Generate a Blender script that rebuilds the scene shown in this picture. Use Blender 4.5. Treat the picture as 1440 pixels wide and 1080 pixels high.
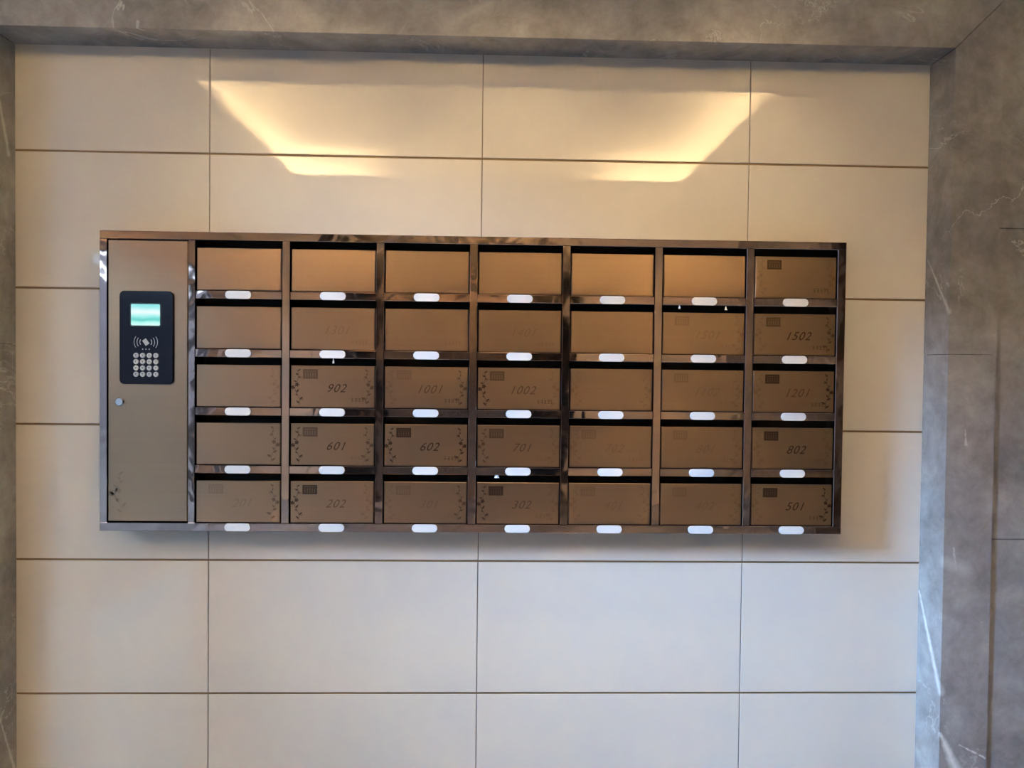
import bpy, bmesh, math, random
from mathutils import Matrix, Vector

# ------------------------------------------------------------------ reset
for o in list(bpy.data.objects):
    bpy.data.objects.remove(o, do_unlink=True)
scene = bpy.context.scene
COL = scene.collection

# ------------------------------------------------------------------ camera
CAM = Vector((0.0331, -2.2312, 1.3791))
YAW, PITCH, ROLL = 0.02821, -0.02076, 0.01139
fwd = Vector((math.sin(YAW) * math.cos(PITCH), math.cos(YAW) * math.cos(PITCH), math.sin(PITCH)))
rt0 = Vector((math.cos(YAW), -math.sin(YAW), 0))
up0 = rt0.cross(fwd)
rt = rt0 * math.cos(ROLL) + up0 * math.sin(ROLL)
up = -rt0 * math.sin(ROLL) + up0 * math.cos(ROLL)
cam_d = bpy.data.cameras.new('camera')
cam_d.sensor_width = 36
cam_d.lens = 1050 / 1440 * 36
cam_d.clip_start = 0.02
cam = bpy.data.objects.new('camera', cam_d)
m = Matrix.Identity(4)
for i in range(3):
    m[i][0], m[i][1], m[i][2], m[i][3] = rt[i], up[i], -fwd[i], CAM[i]
cam.matrix_world = m
COL.objects.link(cam)
scene.camera = cam

# ------------------------------------------------------------------ light, exposure
scene.view_settings.view_transform = 'Standard'
scene.view_settings.look = 'None'
scene.view_settings.gamma = 1
scene.view_settings.use_curve_mapping = False
scene.view_settings.exposure = 4.5
SKY_STRENGTH = 0.38
SUN_STRENGTH = 0.35
LED_STRENGTH = 10.8
ADDED_SPOT_WATTS = 1.5

w = bpy.data.worlds.new('sky')
scene.world = w
w.use_nodes = True
bg = w.node_tree.nodes['Background']
bg.inputs[0].default_value = (0.50, 0.72, 1.0, 1)
bg.inputs[1].default_value = SKY_STRENGTH

sun_d = bpy.data.lights.new('hazy_sun', 'SUN')
sun_d.energy = SUN_STRENGTH
sun_d.color = (0.29, 0.55, 1.0)
sun_d.angle = math.radians(12)
sun = bpy.data.objects.new('hazy_sun', sun_d)
COL.objects.link(sun)
sun.location = (-9, -3, 5)
sun.rotation_euler = Vector((0.36, 0.175, -0.154)).to_track_quat('-Z', 'Y').to_euler()

# sky portals in the street entrance and the added opening (they only guide the sampling)
for pn, py, pw, ph in (('entrance_portal', -1.60, 1.20, 2.84), ('garden_portal', -3.55, 2.10, 2.15)):
    pd = bpy.data.lights.new(pn, 'AREA')
    pd.shape = 'RECTANGLE'
    pd.size, pd.size_y = pw, ph
    pd.cycles.is_portal = True
    po = bpy.data.objects.new(pn, pd)
    po.location = (-2.66, py, ph / 2)
    po.rotation_euler = Vector((1, 0, 0)).to_track_quat('-Z', 'Z').to_euler()
    COL.objects.link(po)

# ------------------------------------------------------------------ materials
def new_mat(name):
    mt = bpy.data.materials.new(name)
    mt.use_nodes = True
    nt = mt.node_tree
    return mt, nt, nt.nodes['Principled BSDF']

def simple(name, col, rough=0.5, metal=0.0, **kw):
    mt, nt, b = new_mat(name)
    b.inputs['Base Color'].default_value = (*col, 1)
    b.inputs['Roughness'].default_value = rough
    b.inputs['Metallic'].default_value = metal
    for k, v in kw.items():
        b.inputs[k].default_value = v
    return mt

def N(nt, t, **kw):
    n = nt.nodes.new(t)
    for k, v in kw.items():
        setattr(n, k, v)
    return n

def noise(nt, vec, scale, detail=4, rough=0.55, dist=0.0):
    n = N(nt, 'ShaderNodeTexNoise')
    n.inputs['Scale'].default_value = scale
    n.inputs['Detail'].default_value = detail
    n.inputs['Roughness'].default_value = rough
    n.inputs['Distortion'].default_value = dist
    nt.links.new(vec, n.inputs['Vector'])
    return n.outputs['Fac']

def ramp(nt, fac, stops):
    r = N(nt, 'ShaderNodeValToRGB')
    while len(r.color_ramp.elements) < len(stops):
        r.color_ramp.elements.new(0.5)
    for e, (p, c) in zip(r.color_ramp.elements, stops):
        e.position = p
        e.color = (*c, 1) if len(c) == 3 else c
    nt.links.new(fac, r.inputs[0])
    return r.outputs[0]

def mathn(nt, op, a, b=None, clamp=False):
    n = N(nt, 'ShaderNodeMath', operation=op, use_clamp=clamp)
    for i, v in enumerate((a, b)):
        if v is None:
            continue
        if isinstance(v, (int, float)):
            n.inputs[i].default_value = v
        else:
            nt.links.new(v, n.inputs[i])
    return n.outputs[0]

def vmath(nt, op, a, b=None, scale=None):
    n = N(nt, 'ShaderNodeVectorMath', operation=op)
    for i, v in enumerate((a, b)):
        if v is None:
            continue
        if isinstance(v, (tuple, Vector)):
            n.inputs[i].default_value = tuple(v)
        else:
            nt.links.new(v, n.inputs[i])
    if scale is not None:
        nt.links.new(scale, n.inputs['Scale'])
    return n.outputs['Value'] if op in ('DOT_PRODUCT', 'LENGTH', 'DISTANCE') else n.outputs[0]

def mixc(nt, fac, a, b, mode='MIX'):
    n = N(nt, 'ShaderNodeMix', data_type='RGBA', blend_type=mode)
    for sock, v in ((n.inputs[0], fac), (n.inputs[6], a), (n.inputs[7], b)):
        if isinstance(v, (int, float)):
            sock.default_value = v
        elif isinstance(v, tuple):
            sock.default_value = (*v, 1) if len(v) == 3 else v
        else:
            nt.links.new(v, sock)
    return n.outputs[2]

def world_pos(nt):
    return N(nt, 'ShaderNodeNewGeometry').outputs['Position']

def bump(nt, bsdf, h, strength, dist):
    b = N(nt, 'ShaderNodeBump')
    b.inputs['Strength'].default_value = strength
    b.inputs['Distance'].default_value = dist
    nt.links.new(h, b.inputs['Height'])
    nt.links.new(b.outputs[0], bsdf.inputs['Normal'])

# cream polished porcelain
def tile_mat():
    mt, nt, b = new_mat('cream_porcelain')
    p = world_pos(nt)
    f = noise(nt, p, 1.7, 3, 0.5)
    c = ramp(nt, f, [(0.3, (0.60, 0.55, 0.475)), (0.7, (0.64, 0.59, 0.51))])
    nt.links.new(c, b.inputs['Base Color'])
    b.inputs['Roughness'].default_value = 0.02
    b.inputs['IOR'].default_value = 1.42
    return mt

def marble(name, dark, light, vein, rough, segs=(), vscale=1.0, veinamt=0.6):
    mt, nt, b = new_mat(name)
    p = world_pos(nt)
    f1 = noise(nt, p, 2.6 * vscale, 8, 0.62, 0.6)
    base = ramp(nt, f1, [(0.32, dark), (0.52, tuple((a + c) / 2 for a, c in zip(dark, light))), (0.72, light)])
    f2 = noise(nt, p, 14 * vscale, 6, 0.7, 0.3)
    base = mixc(nt, 0.55, base, ramp(nt, f2, [(0.3, (0.52, 0.52, 0.52)), (0.7, (1.35, 1.35, 1.35))]), 'MULTIPLY')
    # thin veins where a warped noise crosses its middle
    wv = noise(nt, p, 1.5 * vscale, 6, 0.6, 1.4)
    d = mathn(nt, 'ABSOLUTE', mathn(nt, 'SUBTRACT', wv, 0.5))
    line = mathn(nt, 'SUBTRACT', 1.0, mathn(nt, 'DIVIDE', d, 0.006), clamp=True)
    msk = noise(nt, p, 4.3 * vscale, 3, 0.5)
    msk = mathn(nt, 'MULTIPLY', mathn(nt, 'SUBTRACT', msk, 0.42, clamp=True), 4.0, clamp=True)
    line = mathn(nt, 'MULTIPLY', mathn(nt, 'MULTIPLY', line, msk), veinamt)
    # single long veins with a place of their own
    jit = noise(nt, p, 60, 3, 0.6)
    for (a, e, w0, w1, amt) in segs:
        a, e = Vector(a), Vector(e)
        ba = e - a
        pa = vmath(nt, 'SUBTRACT', p, a)
        t = mathn(nt, 'DIVIDE', vmath(nt, 'DOT_PRODUCT', pa, ba), ba.length_squared)
        tc = mathn(nt, 'MULTIPLY', t, 1.0, clamp=True)
        s = N(nt, 'ShaderNodeVectorMath', operation='SCALE')
        s.inputs[0].default_value = tuple(ba)
        nt.links.new(tc, s.inputs['Scale'])
        ds = vmath(nt, 'LENGTH', vmath(nt, 'SUBTRACT', pa, s.outputs[0]))
        wd = mathn(nt, 'ADD', mathn(nt, 'MULTIPLY', tc, w1 - w0), w0)
        ds = mathn(nt, 'ADD', ds, mathn(nt, 'MULTIPLY', mathn(nt, 'SUBTRACT', jit, 0.5), 0.012))
        l = mathn(nt, 'MULTIPLY', mathn(nt, 'SUBTRACT', 1.0, mathn(nt, 'DIVIDE', ds, wd), clamp=True), amt)
        line = mathn(nt, 'MAXIMUM', line, l)
    col = mixc(nt, line, base, vein)
    nt.links.new(col, b.inputs['Base Color'])
    b.inputs['Roughness'].default_value = rough
    return mt

def brushed(name, col, rough, hi):
    mt, nt, b = new_mat(name)
    p = world_pos(nt)
    mp = N(nt, 'ShaderNodeMapping')
    mp.inputs['Scale'].default_value = (1.5, 1, 320)
    nt.links.new(p, mp.inputs['Vector'])
    f = noise(nt, mp.outputs[0], 1.0, 3, 0.6)
    lo = noise(nt, p, 6.0, 3, 0.5)
    c1 = mixc(nt, f, tuple(x * 0.90 for x in col), tuple(min(1, x * 1.10) for x in col))
    c2 = mixc(nt, mathn(nt, 'MULTIPLY', mathn(nt, 'SUBTRACT', lo, 0.35, clamp=True), 1.6, clamp=True), c1, hi)
    nt.links.new(c2, b.inputs['Base Color'])
    b.inputs['Metallic'].default_value = 1.0
    b.inputs['Roughness'].default_value = rough
    bump(nt, b, f, 0.10, 0.0006)
    return mt

def mirror_steel(name, col, rough=0.05):
    mt, nt, b = new_mat(name)
    p = world_pos(nt)
    b.inputs['Base Color'].default_value = (*col, 1)
    b.inputs['Metallic'].default_value = 1.0
    b.inputs['Roughness'].default_value = rough
    h = noise(nt, p, 9.0, 2, 0.5, 0.4)
    bump(nt, b, h, 0.35, 0.006)
    return mt

def emit(name, col, strength):
    mt, nt, b = new_mat(name)
    b.inputs['Base Color'].default_value = (0.02, 0.02, 0.02, 1)
    b.inputs['Emission Color'].default_value = (*col, 1)
    b.inputs['Emission Strength'].default_value = strength
    return mt

def lcd_mat():
    mt, nt, b = new_mat('lit_display')
    tc = N(nt, 'ShaderNodeTexCoord').outputs['Object']
    sp = N(nt, 'ShaderNodeSeparateXYZ')
    nt.links.new(tc, sp.inputs[0])
    nz = noise(nt, tc, 25, 2, 0.5)
    g = mathn(nt, 'ADD', mathn(nt, 'MULTIPLY', sp.outputs[2], 16.0), 0.5)
    g = mathn(nt, 'ADD', g, mathn(nt, 'MULTIPLY', mathn(nt, 'SUBTRACT', nz, 0.5), 0.25))
    c = ramp(nt, g, [(0.0, (0.75, 1.0, 0.95)), (0.18, (0.45, 0.95, 0.85)), (0.30, (0.10, 0.62, 0.55)),
                     (0.44, (0.35, 0.85, 0.80)), (0.60, (0.85, 1.0, 1.0)), (0.85, (0.30, 0.80, 0.80)), (1.0, (0.25, 0.72, 0.74))])
    b.inputs['Base Color'].default_value = (0.02, 0.03, 0.03, 1)
    b.inputs['Roughness'].default_value = 0.2
    nt.links.new(c, b.inputs['Emission Color'])
    b.inputs['Emission Strength'].default_value = 1.0 / 2 ** scene.view_settings.exposure
    return mt

SEGS = [
    ((1.345, -0.004, 0.715), (1.345, -0.118, 0.455), 0.006, 0.016, 0.95),
    ((1.345, -0.010, 1.720), (1.345, -0.121, 1.555), 0.003, 0.010, 0.55),
    ((1.347, -0.122, 0.335), (1.415, -0.122, 0.190), 0.006, 0.030, 1.0),
    ((1.405, -0.122, 0.300), (1.482, -0.122, 0.262), 0.003, 0.004, 0.8),
    ((1.352, -0.122, 0.835), (1.405, -0.122, 0.815), 0.024, 0.030, 0.35),
    ((1.374, -0.122, 0.875), (1.382, -0.122, 0.815), 0.003, 0.008, 0.45),
    ((1.400, -0.122, 1.215), (1.403, -0.122, 1.175), 0.003, 0.006, 0.6),
    ((-0.10, -0.122, 2.335), (0.02, -0.122, 2.400), 0.030, 0.020, 0.22),
    ((-1.361, -0.10, 2.22), (-1.361, -0.03, 1.98), 0.004, 0.012, 0.5),
    ((-1.361, -0.09, 0.40), (-1.361, -0.01, 0.18), 0.003, 0.008, 0.7),
]
M = {}
M['tile'] = tile_mat()
M['grout_h'] = simple('bronze_joint', (0.20, 0.125, 0.055), 0.45, 0.25)
M['grout_v'] = simple('grey_brown_joint', (0.20, 0.165, 0.125), 0.7)
M['marble'] = marble('grey_marble', (0.225, 0.212, 0.198), (0.42, 0.40, 0.375), (0.72, 0.71, 0.68), 0.10, SEGS)
M['floor'] = marble('blue_grey_floor_marble', (0.29, 0.31, 0.35), (0.40, 0.42, 0.46), (0.7, 0.68, 0.64), 0.06, vscale=0.6, veinamt=0.3)
M['wall'] = simple('cream_wall_stone', (0.72, 0.67, 0.58), 0.22)
M['greywall'] = simple('pale_grey_wall', (0.52, 0.49, 0.50), 0.3)
M['gardenwall'] = simple('dark_garden_wall', (0.09, 0.083, 0.095), 0.8)
M['ceiling'] = simple('white_ceiling_paint', (0.88, 0.86, 0.82), 0.8)
M['corridor'] = simple('dark_brown_stone', (0.11, 0.085, 0.06), 0.35)
M['paving'] = simple('dark_paving', (0.075, 0.075, 0.078), 0.8)
M['black'] = simple('black_powder_coat', (0.006, 0.006, 0.007), 0.6)
M['door'] = brushed('brushed_bronze_steel', (0.42, 0.282, 0.182), 0.28, (0.45, 0.297, 0.175))
M['mirror'] = mirror_steel('polished_bronze_steel', (0.50, 0.375, 0.325), 0.06)
M['etch1'] = simple('faint_etching', (0.355, 0.233, 0.148), 0.29, 1.0)  # view-dependent sheen over the etchings put into three fixed tones
M['etch2'] = simple('etching', (0.225, 0.145, 0.094), 0.29, 1.0)
M['etch3'] = simple('deep_etching', (0.125, 0.08, 0.054), 0.29, 1.0)
M['plate'] = simple('white_plastic', (0.64, 0.655, 0.665), 0.35)
M['panel'] = simple('black_acrylic', (0.006, 0.007, 0.015), 0.10, IOR=1.35)
M['bezel'] = simple('dark_grey_plastic', (0.03, 0.05, 0.055), 0.4)
M['lcd'] = lcd_mat()
M['button'] = simple('silver_key', (0.50, 0.52, 0.56), 0.4)
M['mark'] = simple('grey_print', (0.12, 0.13, 0.15), 0.6)
M['symbol'] = simple('pale_grey_print', (0.46, 0.47, 0.50), 0.5)
M['chrome'] = simple('chrome', (0.75, 0.74, 0.72), 0.16, 1.0)
M['paper'] = simple('white_paper', (0.85, 0.85, 0.84), 0.7)
M['led'] = emit('warm_led', (1.0, 0.70, 0.36), LED_STRENGTH)
M['frame'] = simple('dark_aluminium', (0.03, 0.03, 0.032), 0.35, 0.6)
M['darkstone'] = simple('black_brown_granite', (0.012, 0.010, 0.010), 0.2)
M['liftsteel'] = simple('lift_steel', (0.36, 0.30, 0.26), 0.25, 1.0)

# ------------------------------------------------------------------ mesh helpers
def mesh_obj(name, verts, faces, mat, parent=None, loc=(0, 0, 0), mats=None, midx=None):
    me = bpy.data.meshes.new(name)
    me.from_pydata(verts, [], faces)
    me.materials.append(mat)
    if mats:
        for k in mats:
            me.materials.append(k)
        for p, i in zip(me.polygons, midx):
            p.material_index = i
    me.update()
    return link(name, me, parent, loc)

def link(name, me, parent=None, loc=(0, 0, 0)):
    o = bpy.data.objects.new(name, me)
    o.location = loc
    COL.objects.link(o)
    if parent is not None:
        o.parent = parent
    return o

class MB:
    """collects boxes and prisms into one mesh"""
    def __init__(s):
        s.v, s.f = [], []
    def box(s, x0, x1, y0, y1, z0, z1):
        b = len(s.v)
        s.v += [(x, y, z) for x in (x0, x1) for y in (y0, y1) for z in (z0, z1)]
        s.f += [tuple(b + i for i in q) for q in ((0, 1, 3, 2), (4, 6, 7, 5), (0, 4, 5, 1), (2, 3, 7, 6), (0, 2, 6, 4), (1, 5, 7, 3))]
        return s
    def slab(s, x0, x1, y0, y1, z0, z1, c):
        """box whose front (y0) edges are chamfered by c"""
        b = len(s.v)
        s.v += [(x0, y1, z0), (x1, y1, z0), (x1, y1, z1), (x0, y1, z1),
                (x0, y0 + c, z0), (x1, y0 + c, z0), (x1, y0 + c, z1), (x0, y0 + c, z1),
                (x0 + c, y0, z0 + c), (x1 - c, y0, z0 + c), (x1 - c, y0, z1 - c), (x0 + c, y0, z1 - c)]
        s.f += [tuple(b + i for i in q) for q in ((0, 3, 2, 1), (8, 9, 10, 11))]
        for i in range(4):
            j = (i + 1) % 4
            s.f += [(b + i, b + j, b + 4 + j, b + 4 + i), (b + 4 + i, b + 4 + j, b + 8 + j, b + 8 + i)]
        return s
    def prism(s, poly, y0, y1):
        """polygon in xz (counter-clockwise seen from -y) from front y0 to back y1"""
        b, n = len(s.v), len(poly)
        s.v += [(x, y0, z) for x, z in poly] + [(x, y1, z) for x, z in poly]
        s.f.append(tuple(range(b, b + n)))
        s.f.append(tuple(range(b + 2 * n - 1, b + n - 1, -1)))
        for i in range(n):
            j = (i + 1) % n
            s.f.append((b + i, b + n + i, b + n + j, b + j))
        return s
    def cap(s, poly, y0, y1, c):
        """prism with a chamfered front, polygon shrunk towards its centre by c"""
        cx = sum(p[0] for p in poly) / len(poly)
        cz = sum(p[1] for p in poly) / len(poly)
        b, n = len(s.v), len(poly)
        ins = []
        for x, z in poly:
            l = math.hypot(x - cx, z - cz)
            k = (l - c) / l
            ins.append((cx + (x - cx) * k, cz + (z - cz) * k))
        s.v += [(x, y0, z) for x, z in ins] + [(x, y0 + c, z) for x, z in poly] + [(x, y1, z) for x, z in poly]
        s.f.append(tuple(range(b, b + n)))
        for k in (0, n):
            for i in range(n):
                j = (i + 1) % n
                s.f.append((b + k + i, b + k + n + i, b + k + n + j, b + k + j))
        s.f.append(tuple(range(b + 3 * n - 1, b + 2 * n - 1, -1)))
        return s
    def mesh(s, name, mat):
        me = bpy.data.meshes.new(name)
        me.from_pydata(s.v, [], s.f)
        me.materials.append(mat)
        me.update()
        return me
    def build(s, name, mat, parent=None, loc=(0, 0, 0)):
        return link(name, s.mesh(name, mat), parent, loc)

def circle(cx, cz, r, n=16, rz=None):
    rz = rz or r
    return [(cx + r * math.cos(2 * math.pi * i / n), cz + rz * math.sin(2 * math.pi * i / n)) for i in range(n)]

def rrect(x0, x1, z0, z1, r, n=4):
    out = []
    for cx, cz, a0 in ((x1 - r, z0 + r, -90), (x1 - r, z1 - r, 0), (x0 + r, z1 - r, 90), (x0 + r, z0 + r, 180)):
        for i in range(n + 1):
            a = math.radians(a0 + 90 * i / n)
            out.append((cx + r * math.cos(a), cz + r * math.sin(a)))
    return out

def ribbon(pts, w):
    """list of quads (as polygons) following a polyline in xz"""
    out = []
    for i in range(len(pts) - 1):
        (x0, z0), (x1, z1) = pts[i], pts[i + 1]
        l = math.hypot(x1 - x0, z1 - z0) or 1
        nx, nz = -(z1 - z0) / l * w / 2, (x1 - x0) / l * w / 2
        out.append([(x0 - nx, z0 - nz), (x1 - nx, z1 - nz), (x1 + nx, z1 + nz), (x0 + nx, z0 + nz)])
    return out

def tag(o, label=None, cat=None, group=None, kind=None):
    for k, v in (('label', label), ('category', cat), ('group', group), ('kind', kind)):
        if v:
            o[k] = v
    return o

def struct(o, label=None):
    return tag(o, label, None, None, 'structure')

def empty(name, loc):
    o = bpy.data.objects.new(name, None)
    o.location = loc
    o.empty_display_size = 0.1
    COL.objects.link(o)
    return o

# ------------------------------------------------------------------ the setting
XL, XR, YF, ZC = -2.45, 2.45, -5.40, 2.90          # room shell
NL, NR, NT, TD = -1.361, 1.345, 2.306, 0.122       # niche edges and depth
FW = 0.140                                          # stone frame width
YW = -0.112                                         # face of the stone wall around the frame

# mail wall: core slab, tiles, joints, stone panels around the niche
wb = struct(MB().box(XL, XR, 0.011, 0.20, 0.0, ZC + 0.3).build('wall_back', M['grout_v']),
            'cream tiled wall inside a grey marble frame')
zs = [0.0, 0.4, 0.8, 1.2, 1.6, 2.0, NT + 0.01]
xs = [NL - 0.01, -0.8, 0.0, 0.8, NR + 0.01]
for r in range(6):
    for c in range(4):
        x0, x1 = xs[c] + (0.0013 if c else 0), xs[c + 1] - (0.0013 if c < 3 else 0)
        z0, z1 = zs[r] + 0.0030, zs[r + 1] - 0.0030
        MB().slab(x0, x1, 0.0, 0.0105, z0, z1, 0.0010).build('tile', M['tile'], wb)
for z in zs[1:-1]:
    MB().box(NL, NR, 0.0022, 0.0105, z - 0.0030, z + 0.0030).build('joint_strip', M['grout_h'], wb)
for x in xs[1:-1]:
    MB().box(x - 0.0013, x + 0.0013, 0.0035, 0.0105, 0, NT).build('joint_strip', M['grout_v'], wb)
for x0, x1 in ((XL, NL - FW + 0.004), (NR + FW - 0.004, XR)):
    for z0, z1 in ((0, 0.898), (0.90, 1.798), (1.80, ZC)):
        MB().slab(x0, x1, YW, 0.0105, z0, z1, 0.001).build('stone_panel', M['marble'], wb)
for x0, x1 in ((NL - FW + 0.006, -0.001), (0.001, NR + FW - 0.006)):
    MB().slab(x0, x1, YW, 0.0105, NT + FW - 0.004, ZC, 0.001).build('stone_panel', M['marble'], wb)

# mitred stone frame
t1 = MB().prism([(NL, NT), (NR, NT), (NR + FW - 0.0006, NT + FW - 0.0006), (NL - FW + 0.0006, NT + FW - 0.0006)], -TD, 0.0).build('trim_1', M['marble'])
struct(t1, 'grey marble lintel across the top of the tiled niche')
e = 0.0008
for nm, xi, xo, lab in (('trim_2', NL, NL - FW, 'grey marble jamb on the side nearer the keypad'),
                        ('trim_3', NR, NR + FW, 'grey marble jamb beside box 501')):
    root = struct(empty(nm, (xi, -TD, 0)), lab)
    s = 1 if xo > xi else -1
    for poly in ([(0, 0), (s * FW, 0), (s * FW, 1.4335), (0, 1.4335)],
                 [(0, 1.4350), (s * FW, 1.4350), (s * FW, NT + FW - 2 * e), (0, NT - 2 * e)]):
        if s < 0:
            poly = poly[::-1]
        MB().prism(poly, 0, TD).build('stone_slab', M['marble'], root)

# floor
fl = struct(MB().box(XL, XR, YF, 0.011, -0.12, -0.011).build('floor', M['grout_v']), 'polished blue-grey stone floor')
for i in range(7):
    for j in range(7):
        x0, x1 = XL + i * 0.7, XL + (i + 1) * 0.7
        y1 = -0.001 - j * 0.8
        y0 = max(YF, y1 - 0.8)
        if y1 - y0 > 0.05:
            MB().box(x0 + 0.001, x1 - 0.001, y0 + 0.001, y1 - 0.001, -0.0105, 0.0).build('floor_tile', M['floor'], fl)
# side wall with the open entrance, wall with the corridor opening, wall behind the camera
EY0, EY1, EZ = -2.20, -1.00, 2.84
GY0, GY1, GZ = -4.60, -2.50, 2.15
wl = struct(MB().box(XL - 0.2, XL, YF, GY0, 0, ZC + 0.3).box(XL - 0.2, XL, GY0, GY1, GZ, ZC + 0.3).box(XL - 0.2, XL, GY1, EY0, 0, ZC + 0.3).box(XL - 0.2, XL, EY1, 0.2, 0, ZC + 0.3)
            .box(XL - 0.2, XL, EY0, EY1, EZ, ZC + 0.3).build('wall_left', M['greywall']), 'pale grey wall with the street entrance')
CY0, CY1, CZ = -3.45, -0.75, 2.45
wr = struct(MB().box(XR, XR + 0.2, YF, CY0, 0, ZC + 0.3).box(XR, XR + 0.2, CY1, 0.2, 0, ZC + 0.3)
            .box(XR, XR + 0.2, CY0, CY1, CZ, ZC + 0.3).build('wall_right', M['marble']), 'grey marble wall with the corridor opening')
wf = struct(MB().box(XL - 0.2, XR + 0.2, YF - 0.2, YF, 0, ZC + 0.3).build('wall_front', M['wall']), 'cream wall with the lift')
struct(MB().box(XR + 0.2, 6.2, CY0 - 0.1, CY0, 0, CZ + 0.1).box(XR + 0.2, 6.2, CY1, CY1 + 0.1, 0, CZ + 0.1)
       .box(6.1, 6.2, CY0, CY1, 0, CZ).box(XR + 0.2, 6.2, CY0, CY1, CZ, CZ + 0.1)
       .box(XR, 6.2, CY0, CY1, -0.12, -0.002).build('wall_corridor', M['corridor']), 'dark corridor off the lobby')
# entrance frame, threshold and forecourt
df = struct(empty('door_1', (XL - 0.1, EY1, 0)), 'open street entrance with a slim dark frame')
for args in (((-0.05, 0.05, -0.04, -0.001, 0, EZ)), ((-0.05, 0.05, EY0 - EY1 + 0.001, EY0 - EY1 + 0.04, 0, EZ)),
             ((-0.05, 0.05, EY0 - EY1 + 0.04, -0.04, EZ - 0.04, EZ - 0.001))):
    MB().box(*args).build('frame_bar', M['frame'], df)
dg = struct(empty('door_2', (XL - 0.1, GY1, 0)), 'wide open garden entrance with a slim dark frame')  # unseen second opening, added to let in more bluish daylight
for args in (((-0.05, 0.05, -0.04, -0.001, 0, GZ)), ((-0.05, 0.05, GY0 - GY1 + 0.001, GY0 - GY1 + 0.04, 0, GZ)),
             ((-0.05, 0.05, GY0 - GY1 + 0.04, -0.04, GZ - 0.04, GZ - 0.001))):
    MB().box(*args).build('frame_bar', M['frame'], dg)
struct(MB().box(XL - 14, XL, -40, 12, -0.16, -0.02).build('ground', M['paving']), 'grey paved forecourt outside')

struct(MB().box(-7.4, -7.1, -40, 12, -0.02, 3.10).box(-7.45, -7.05, -40, 12, 3.10, 3.17).build('wall_garden', M['gardenwall']), 'dark garden wall across the forecourt')  # unseen wall added to keep bright sky out of the steel's reflections

# ceiling with a recessed tray
TX, TY0, TY1, TZ = 1.565, -3.835, -1.835, 3.13
cl = MB()
cl.box(XL, XR, TY1, 0.011, ZC, ZC + 0.02).box(XL, XR, YF, TY0, ZC, ZC + 0.02)
cl.box(XL, -TX, TY0, TY1, ZC, ZC + 0.02).box(TX, XR, TY0, TY1, ZC, ZC + 0.02)
LD = 0.17
cl.box(-TX - LD - 0.03, -TX - LD, TY0 - LD, TY1 + LD, ZC + 0.02, TZ).box(TX + LD, TX + LD + 0.03, TY0 - LD, TY1 + LD, ZC + 0.02, TZ)
cl.box(-TX - LD, TX + LD, TY0 - LD - 0.03, TY0 - LD, ZC + 0.02, TZ).box(-TX - LD, TX + LD, TY1 + LD, TY1 + LD + 0.03, ZC + 0.02, TZ)
cl.box(-TX - LD - 0.03, TX + LD + 0.03, TY0 - LD - 0.03, TY1 + LD + 0.03, TZ, TZ + 0.03)
struct(cl.build('ceiling', M['ceiling']), 'white ceiling with a recessed tray')

# warm strips lying in the tray's ledge
def strip(x0, x1, y0, y1, lab):
    o = MB().box(x0, x1, y0, y1, ZC + 0.0205, ZC + 0.030).build('light_strip', M['led'])
    tag(o, lab, 'light strip', 'warm strips in the ceiling tray')
so = 0.10
strip(-TX - so - 0.016, -TX - so, TY0 - so, TY1 + so, 'warm light strip on the tray ledge along the street entrance side')
strip(TX + so, TX + so + 0.016, TY0 - so, TY1 + so, 'warm light strip on the tray ledge along the corridor side')
strip(-TX, TX, TY1 + so, TY1 + so + 0.016, 'warm light strip on the tray ledge along the mail wall side')
strip(-TX - so, -TX + 0.58, TY0 - so - 0.016, TY0 - so, 'short warm light strip on the lift side ledge, near the street entrance')
strip(TX - 0.58, TX + so, TY0 - so - 0.016, TY0 - so, 'short warm light strip on the lift side ledge, near the corridor')

# spots added between tray and mail wall to brighten its upper part
for px, lab in ((-0.50, 'small round ceiling spot nearest the street entrance'), (0.12, 'small round ceiling spot between two others'), (0.74, 'small round ceiling spot nearest the corridor')):
    pl = tag(empty('ceiling_spot', (px, -0.80, ZC)), lab, 'ceiling spot', 'round spots aimed at the mail wall')
    ring = MB()
    n = 20
    for k in range(n):
        a0, a1 = 2 * math.pi * k / n, 2 * math.pi * (k + 1) / n
        b = len(ring.v)
        for ro, z in ((0.048, -0.0005), (0.046, -0.006), (0.032, -0.006), (0.030, -0.0005)):
            ring.v += [(ro * math.cos(a0), ro * math.sin(a0), z), (ro * math.cos(a1), ro * math.sin(a1), z)]
        ring.f += [(b, b + 1, b + 3, b + 2), (b + 2, b + 3, b + 5, b + 4), (b + 4, b + 5, b + 7, b + 6)]
    ring.build('trim_ring', M['chrome'], pl)
    lens = MB()
    lens.v += [(0.030 * math.cos(2 * math.pi * k / n), 0.030 * math.sin(2 * math.pi * k / n), -0.002) for k in range(n)]
    lens.f.append(tuple(range(n))[::-1])
    lens.build('lens', M['plate'], pl)
    sd = bpy.data.lights.new('spot_beam', 'SPOT')
    sd.energy = ADDED_SPOT_WATTS
    sd.color = (1.0, 0.74, 0.40)
    sd.spot_size = math.radians(54)
    sd.spot_blend = 1.0
    sd.shadow_soft_size = 0.03
    sl = bpy.data.objects.new('spot_beam', sd)
    sl.location = (0, 0, -0.04)
    sl.rotation_euler = Vector((0.0, 0.80, -1.30)).to_track_quat('-Z', 'Y').to_euler()
    COL.objects.link(sl)
    sl.parent = pl

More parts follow.
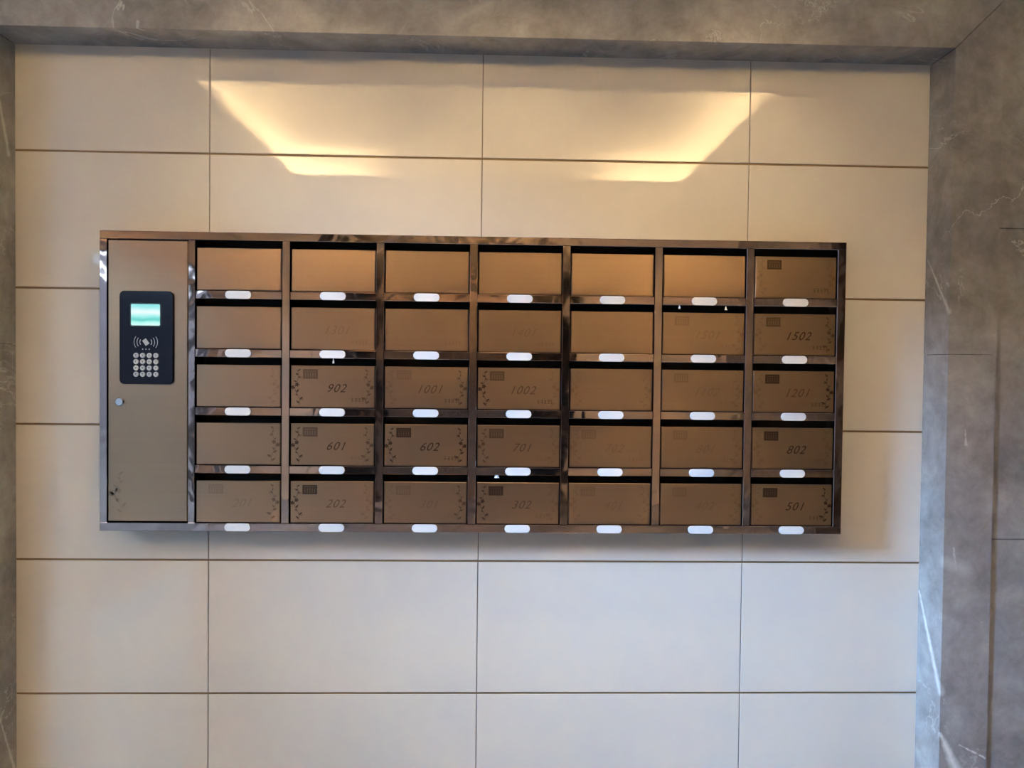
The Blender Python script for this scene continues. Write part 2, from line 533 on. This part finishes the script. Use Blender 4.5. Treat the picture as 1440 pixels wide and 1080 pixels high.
# dark portal and panels added to darken reflections in the polished bars
added_portal = tag(empty('lift_entrance', (-0.35, YF, 0)), 'dark granite lift portal with two steel doors', 'lift')
MB().box(-1.20, -0.72, 0.0005, 0.06, 0.0, 2.66).build('portal_side', M['darkstone'], added_portal)
MB().box(0.72, 1.20, 0.0005, 0.06, 0.0, 2.66).build('portal_side', M['darkstone'], added_portal)
MB().box(-0.72, 0.72, 0.0005, 0.06, 2.20, 2.66).build('portal_head', M['darkstone'], added_portal)
MB().slab(-0.72, -0.002, 0.0005, 0.03, 0.0, 2.20, 0.002).build('lift_door', M['liftsteel'], added_portal)
MB().slab(0.002, 0.72, 0.0005, 0.03, 0.0, 2.20, 0.002).build('lift_door', M['liftsteel'], added_portal)

# ------------------------------------------------------------------ the mail cabinet
FY = -0.100                                     # front plane of the cabinet
UX0, UX1, UZ0, UZ1 = -1.0675, 1.0535, 0.9080, 1.7530
ST = [(-1.0675, -1.0465), (-0.8215, -0.8020)]
c_left = [-0.8020 + i * 0.26475 for i in range(7)]
OPW = 0.2425
for i in range(6):
    ST.append((c_left[i] + OPW, c_left[i + 1]))
ST.append((c_left[6] + OPW, UX1))
RP, OPH, RAIL = 0.1645, 0.1420, 0.0225
top_open = 1.7310
B = Vector(((UX0 + UX1) / 2, FY, UZ0))
cab = tag(empty('mailbox_cabinet', B),
          'bronze steel wall cabinet of thirty-five letterboxes with a keypad door at one end', 'mailbox cabinet')

def P(x, y, z):
    return (x - B.x, y - B.y, z - B.z)

# carcass: open box with partitions, matt black inside
cb = MB()
y0, y1 = FY + 0.012, -0.0005
cb.box(UX0 + 0.002, UX1 - 0.002, y1 - 0.003, y1, UZ0 + 0.002, UZ1 - 0.002)
cb.box(UX0 + 0.002, UX0 + 0.005, y0, y1, UZ0 + 0.002, UZ1 - 0.002).box(UX1 - 0.005, UX1 - 0.002, y0, y1, UZ0 + 0.002, UZ1 - 0.002)
cb.box(UX0 + 0.002, UX1 - 0.002, y0, y1, UZ1 - 0.005, UZ1 - 0.002).box(UX0 + 0.002, UX1 - 0.002, y0, y1, UZ0 + 0.002, UZ0 + 0.005)
for a, b_ in ST[1:-1]:
    cb.box((a + b_) / 2 - 0.001, (a + b_) / 2 + 0.001, y0, y1, UZ0 + 0.004, UZ1 - 0.004)
for r in range(1, 5):
    z = top_open - r * RP + RAIL / 2
    cb.box(c_left[0], UX1 - 0.004, y0, y1, z - 0.001, z + 0.001)
cb.v = [P(*v) for v in cb.v]
cb.build('carcass', M['black'], cab)

rnd = random.Random(7)
def bar(name, x0, x1, z0, z1, tilt):
    """a folded polished strip of the front grid, its face very slightly out of true"""
    cx, cz = (x0 + x1) / 2, (z0 + z1) / 2
    o = MB().slab(x0 - cx, x1 - cx, 0.0, 0.014, z0 - cz, z1 - cz, 0.0012).build(name, M['mirror'], cab, P(cx, FY, cz))
    o.rotation_euler = (rnd.uniform(-tilt, tilt), 0, rnd.uniform(-tilt, tilt))
    return o
T = 0.010
bar('top_rail', UX0, UX1, top_open, UZ1, 0)
zb = top_open - 4 * RP - OPH
bar('bottom_rail', UX0, UX1, UZ0, zb, 0)
for a, b_ in ST:
    bar('stile', a, b_, zb, top_open, 0.0)
for r in range(4):
    for c in range(7):
        z1 = top_open - r * RP - OPH
        bar('rail', c_left[c] + 0.0002, c_left[c] + OPW - 0.0002, z1 - RAIL, z1, T)

# --- shared door meshes
DW, DH = OPW - 0.0075, 0.1185
door_me = MB().slab(-DW / 2, DW / 2, 0.0, 0.006, 0.0, DH, 0.0012).mesh('door', M['door'])
ET = 0.0003                                     # etching sits on the sheet

_texts = {}
def text_mesh(s, size, mat, shear=0.42):
    key = (s, size, mat.name)
    if key in _texts:
        return _texts[key]
    cu = bpy.data.curves.new('txt', 'FONT')
    cu.body = s
    cu.size = size
    cu.shear = shear
    cu.align_x = 'CENTER'
    cu.align_y = 'CENTER'
    cu.space_character = 1.12
    cu.extrude = 0.0
    cu.offset = 0.0
    cu.resolution_u = 3
    ob = bpy.data.objects.new('txt', cu)
    COL.objects.link(ob)
    bpy.context.view_layer.update()
    me = bpy.data.meshes.new_from_object(ob.evaluated_get(bpy.context.evaluated_depsgraph_get()))
    bpy.data.objects.remove(ob, do_unlink=True)
    for v in me.vertices:
        x, y, z = v.co
        v.co = (x, -ET, y)
    me.materials.clear()
    me.materials.append(mat)
    me.name = 'house_number'
    _texts[key] = me
    return me

def leaf(x, z, a, l, w_):
    """pointed leaf polygon"""
    ca, sa = math.cos(a), math.sin(a)
    pts = [(0, 0), (l * 0.35, -w_ / 2), (l * 0.7, -w_ * 0.36), (l, 0), (l * 0.7, w_ * 0.36), (l * 0.35, w_ / 2)]
    return [(x + px * ca - pz * sa, z + px * sa + pz * ca) for px, pz in pts]

def vine(seed, height, width, mat, mirror):
    rn = random.Random(seed)
    mb = MB()
    n = 26
    stem = []
    for i in range(n + 1):
        t = i / n
        stem.append((width * (0.42 + 0.26 * math.sin(t * 2 * math.pi * 1.35 + 0.6)) * (1 - 0.25 * t), t * height))
    polys = ribbon(stem, 0.0011)
    for i, t in enumerate((0.06, 0.17, 0.27, 0.38, 0.47, 0.56, 0.66, 0.77, 0.88, 0.97)):
        x, z = stem[int(t * n)]
        side = 1 if i % 2 else -1
        a = math.radians(90 - side * rn.uniform(35, 75))
        l = width * rn.uniform(0.32, 0.58) * (1 - 0.3 * t)
        polys.append(leaf(x, z, a, l, l * 0.42))
        if i in (1, 4, 7):                       # curl
            cx, cz, r0 = x + side * width * 0.26, z + 0.002, width * 0.20
            sp = [(cx + r0 * (1 - k / 12) * math.cos(side * k * 0.62 + 2.2), cz + r0 * (1 - k / 12) * math.sin(side * k * 0.62 + 2.2)) for k in range(11)]
            polys += ribbon(sp, 0.0010)
        if i in (4, 5):                          # blossom
            for k in range(5):
                polys.append(leaf(x + side * width * 0.22, z + 0.004, k * 1.256, width * 0.26, width * 0.15))
    for pl in polys:
        if mirror:
            pl = [(-x, z) for x, z in pl]
        b = len(mb.v)
        mb.v += [(x, -ET, z) for x, z in pl]
        mb.f.append(tuple(range(b, b + len(pl))))
    return mb.mesh('vine_etching', mat)

vines = {}
for k in (1, 2, 3):
    vines[k, 'L'] = vine(3, 0.100, 0.027, M['etch%d' % k], False)
    vines[k, 'R'] = vine(5, 0.098, 0.026, M['etch%d' % k], True)

def emblem(mat, light):
    mb = MB()
    polys = [([(-0.021, -0.0135), (0.021, -0.0135), (0.021, 0.0135), (-0.021, 0.0135)], ET)]
    me_v, me_f, idx = [], [], []
    for k in range(5):                           # upright strokes and a base line left bright inside the block
        x = -0.0145 + k * 0.0068
        polys.append(([(x, -0.0085), (x + 0.0022, -0.0085), (x + 0.0022, 0.0035), (x, 0.0035)], ET * 2))
    polys.append(([(-0.016, 0.0068), (0.016, 0.0068), (0.016, 0.0082), (-0.016, 0.0082)], ET * 2))
    for i, (pl, d) in enumerate(polys):
        b = len(me_v)
        me_v += [(x, -d, z) for x, z in pl]
        me_f.append(tuple(range(b, b + len(pl))))
        idx.append(0 if i == 0 else 1)
    me = bpy.data.meshes.new('emblem')
    me.from_pydata(me_v, [], me_f)
    me.materials.append(mat)
    me.materials.append(light)
    for p, i in zip(me.polygons, idx):
        p.material_index = i
    me.update()
    return me
embs = {1: emblem(M['etch1'], M['door']), 2: emblem(M['etch2'], M['etch1']), 3: emblem(M['etch3'], M['etch2'])}

def fine_print(mat):
    """five tiny stroke-built characters, too small to read"""
    rn = random.Random(11)
    mb = MB()
    for g in range(5):
        x = -0.024 + g * 0.0098
        polys = []
        for k in range(3):
            z = -0.0045 + k * 0.0040 + rn.uniform(-0.0006, 0.0006)
            polys.append([(x, z), (x + 0.0072, z), (x + 0.0072, z + 0.0011), (x, z + 0.0011)])
        for k in range(2):
            xx = x + rn.uniform(0.0004, 0.0060)
            polys.append([(xx, -0.0055), (xx + 0.0011, -0.0055), (xx + 0.0011, 0.0055), (xx, 0.0055)])
        for pl in polys:
            b = len(mb.v)
            mb.v += [(px, -ET - 0.00002 * len(mb.f), pz) for px, pz in pl]
            mb.f.append(tuple(range(b, b + 4)))
    return mb.mesh('fine_print', mat)
prints = {k: fine_print(M['etch%d' % k]) for k in (1, 2, 3)}

# (number, number strength, emblem, vine left, vine right, fine print); 0 = nothing to be seen
D = {
    (0, 6): (None, 0, 3, 1, 1, 2),
    (1, 1): ('1301', 1, 0, 0, 0, 1), (1, 2): (None, 0, 0, 0, 0, 1), (1, 3): ('1401', 1, 0, 0, 0, 1),
    (1, 5): ('1501', 1, 1, 0, 1, 1), (1, 6): ('1502', 3, 2, 1, 2, 2),
    (2, 0): (None, 0, 0, 0, 1, 0), (2, 1): ('902', 3, 2, 3, 2, 2), (2, 2): ('1001', 2, 1, 1, 2, 2),
    (2, 3): ('1002', 2, 2, 3, 1, 2), (2, 4): ('1101', 0, 0, 1, 1, 0), (2, 5): ('1102', 1, 1, 0, 1, 1), (2, 6): ('1201', 2, 3, 1, 3, 2),
    (3, 0): (None, 0, 0, 0, 2, 0), (3, 1): ('601', 3, 2, 3, 2, 1), (3, 2): ('602', 3, 3, 3, 3, 2),
    (3, 3): ('701', 2, 2, 2, 1, 1), (3, 4): ('702', 1, 1, 1, 0, 1), (3, 5): ('801', 1, 1, 0, 1, 1), (3, 6): ('802', 3, 3, 1, 1, 1),
    (4, 0): ('201', 1, 1, 0, 2, 0), (4, 1): ('202', 2, 3, 3, 1, 0), (4, 2): ('301', 1, 1, 1, 2, 1),
    (4, 3): ('302', 2, 3, 3, 1, 1), (4, 4): ('401', 1, 1, 1, 1, 0), (4, 5): ('402', 1, 1, 0, 1, 0), (4, 6): ('501', 3, 3, 1, 3, 2),
}
plate_poly = rrect(-0.0365, 0.0365, -0.0112, 0.0112, 0.0108, 6)
plate_me = MB().cap(plate_poly, -0.0028, -0.0002, 0.0011).mesh('name_plate', M['plate'])
NUMS = {}
for r in range(5):
    for c in range(7):
        z_bot = top_open - r * RP - OPH + 0.0022
        cx = c_left[c] + OPW / 2
        d = link('door', door_me, cab, P(cx, FY + 0.0025, z_bot))
        d.rotation_euler = (rnd.uniform(-0.006, 0.004), 0, rnd.uniform(-0.005, 0.005))
        num, ns, es, vl, vr, ps = D.get((r, c), (None, 0, 0, 0, 0, 0))
        if num and ns:
            d['label'] = 'brushed bronze letterbox door etched %s' % num
            link('house_number', text_mesh(num, 0.034, M['etch%d' % ns]), d, (0.008, 0, DH * 0.455))
        if es:
            link('emblem', embs[es], d, (-0.063, 0, DH * 0.80))
        if vl:
            link('vine_etching', vines[vl, 'L'], d, (-DW / 2 + 0.007, 0, 0.007))
        if vr:
            link('vine_etching', vines[vr, 'R'], d, (DW / 2 - 0.008, 0, 0.009))
        if ps:
            link('fine_print', prints[ps], d, (0.076, 0, DH * 0.19))
        zr = top_open - r * RP - OPH - RAIL / 2
        link('name_plate', plate_me, cab, P(cx - 0.0005, FY - 0.0006, zr))

# --- keypad door
kd = MB().slab(-0.1105, 0.1105, 0.0, 0.008, -0.3965, 0.3965, 0.0015).build('keypad_door', M['door'], cab, P(-0.934, FY + 0.002, 1.3312))
kd['label'] = 'tall plain brushed bronze door'
link('vine_etching', vine(9, 0.115, 0.040, M['etch1'], False), kd, (-0.098, 0, -0.375))
lk = MB()
lk.cap(circle(0, 0, 0.0128, 20), -0.0055, 0.001, 0.003)
lo = lk.build('lock', M['chrome'], kd, (-0.078, 0, -0.0585))
lo['label'] = 'round chrome key lock'
# --- keypad panel
PX, PZ = -0.936, 1.4540
kp = MB().cap(rrect(-0.0745, 0.0745, -0.1310, 0.1310, 0.013, 5), 0.0, 0.008, 0.0018).build('keypad_panel', M['panel'], cab, P(PX, FY - 0.005, PZ))
kp['label'] = 'glossy black keypad panel with a lit screen'
MB().cap(rrect(-0.0435, 0.0435, -0.0335, 0.0335, 0.004, 3), 0, 0.001, 0.0005).build('screen_frame', M['bezel'], kp, (-0.0012, -0.0006, 0.0640))
sc = MB().prism(rrect(-0.0400, 0.0400, -0.0300, 0.0300, 0.003, 3), 0, 0.0004).build('screen', M['lcd'], kp, (-0.0012, -0.0012, 0.0640))
sc['label'] = 'bright cyan-white lit screen'
# card-reader sign: tilted card, three arcs on each side, three dots
sy = MB()
a = math.radians(-35)
card = [(-0.0062, -0.0088), (0.0062, -0.0088), (0.0062, 0.0088), (-0.0062, 0.0088)]
card = [(x * math.cos(-a) - z * math.sin(-a), x * math.sin(-a) + z * math.cos(-a)) for x, z in card]
polys = [card]
for s in (-1, 1):
    for k, (r0, sp) in enumerate(((0.0135, 34), (0.0215, 36), (0.0295, 34))):
        pts = []
        for i in range(9):
            t = math.radians(-sp + 2 * sp * i / 8)
            pts.append((s * (r0 * math.cos(t) + 0.003), r0 * math.sin(t) * 0.95))
        polys += ribbon(pts, 0.0021 - 0.0003 * k)
for k in range(3):
    polys.append(circle(-0.0085 + k * 0.0090, -0.0200, 0.0017, 8))
for pl in polys:
    b = len(sy.v)
    sy.v += [(x, -0.0004, z) for x, z in pl]
    sy.f.append(tuple(range(b, b + len(pl))))
syo = sy.build('card_symbol', M['symbol'], kp, (-0.0005, 0, -0.0125))
syo['label'] = 'pale grey tap-card symbol'
bm_v = MB().cap(circle(0, 0, 0.0074, 18), -0.0022, 0.0, 0.0012)
nf = len(bm_v.f)
for (x0, x1, z0, z1) in ((-0.0028, 0.0028, 0.0008, 0.0024), (-0.0008, 0.0010, -0.0030, 0.0008)):
    b = len(bm_v.v)
    bm_v.v += [(x0, -0.0024, z0), (x1, -0.0024, z0), (x1, -0.0024, z1), (x0, -0.0024, z1)]
    bm_v.f.append((b, b + 1, b + 2, b + 3))
btn = bm_v.mesh('button', M['button'])
btn.materials.append(M['mark'])
for p in btn.polygons:
    if p.index >= nf:
        p.material_index = 1
for i in range(4):
    for j in range(4):
        link('button', btn, kp, (-0.0275 + i * 0.0184, 0, -0.0500 - j * 0.0176))

# ------------------------------------------------------------------ bits of paper caught in the slots
def scrap(x, z, w_, h_, seed, label):
    rn = random.Random(seed)
    v = []
    for j in range(4):
        for i in range(4):
            v.append((w_ * (i / 3 - 0.5) * (1 - 0.22 * j) + rn.uniform(-0.0012, 0.0012),
                      FY + 0.003 - 0.001 + rn.uniform(-0.0012, 0.0012) + 0.004 * (j / 3), h_ * (j / 3)))
    f = [(j * 4 + i, j * 4 + i + 1, j * 4 + i + 5, j * 4 + i + 4) for j in range(3) for i in range(3)]
    o = mesh_obj('paper_scrap', [(a_, b_ - FY, c_) for a_, b_, c_ in v], f, M['paper'], None, (x, FY - 0.001, z))
    sm = o.modifiers.new('thickness', 'SOLIDIFY')
    sm.thickness = 0.0006
    tag(o, label, 'paper scrap', 'paper scraps caught in the slots')
scrap(0.0530, 1.0650, 0.013, 0.019, 1, 'white paper scrap caught in the slot of box 302')
scrap(-0.4150, 1.3880, 0.006, 0.014, 2, 'grey paper corner hanging under the name plate above box 902')
scrap(0.5720, 1.5560, 0.006, 0.010, 3, 'tiny white paper scrap in the slot of box 1501, on the emblem side')
scrap(0.7060, 1.5540, 0.008, 0.011, 4, 'tiny white paper scrap in the slot of box 1501, on the side of box 1502')
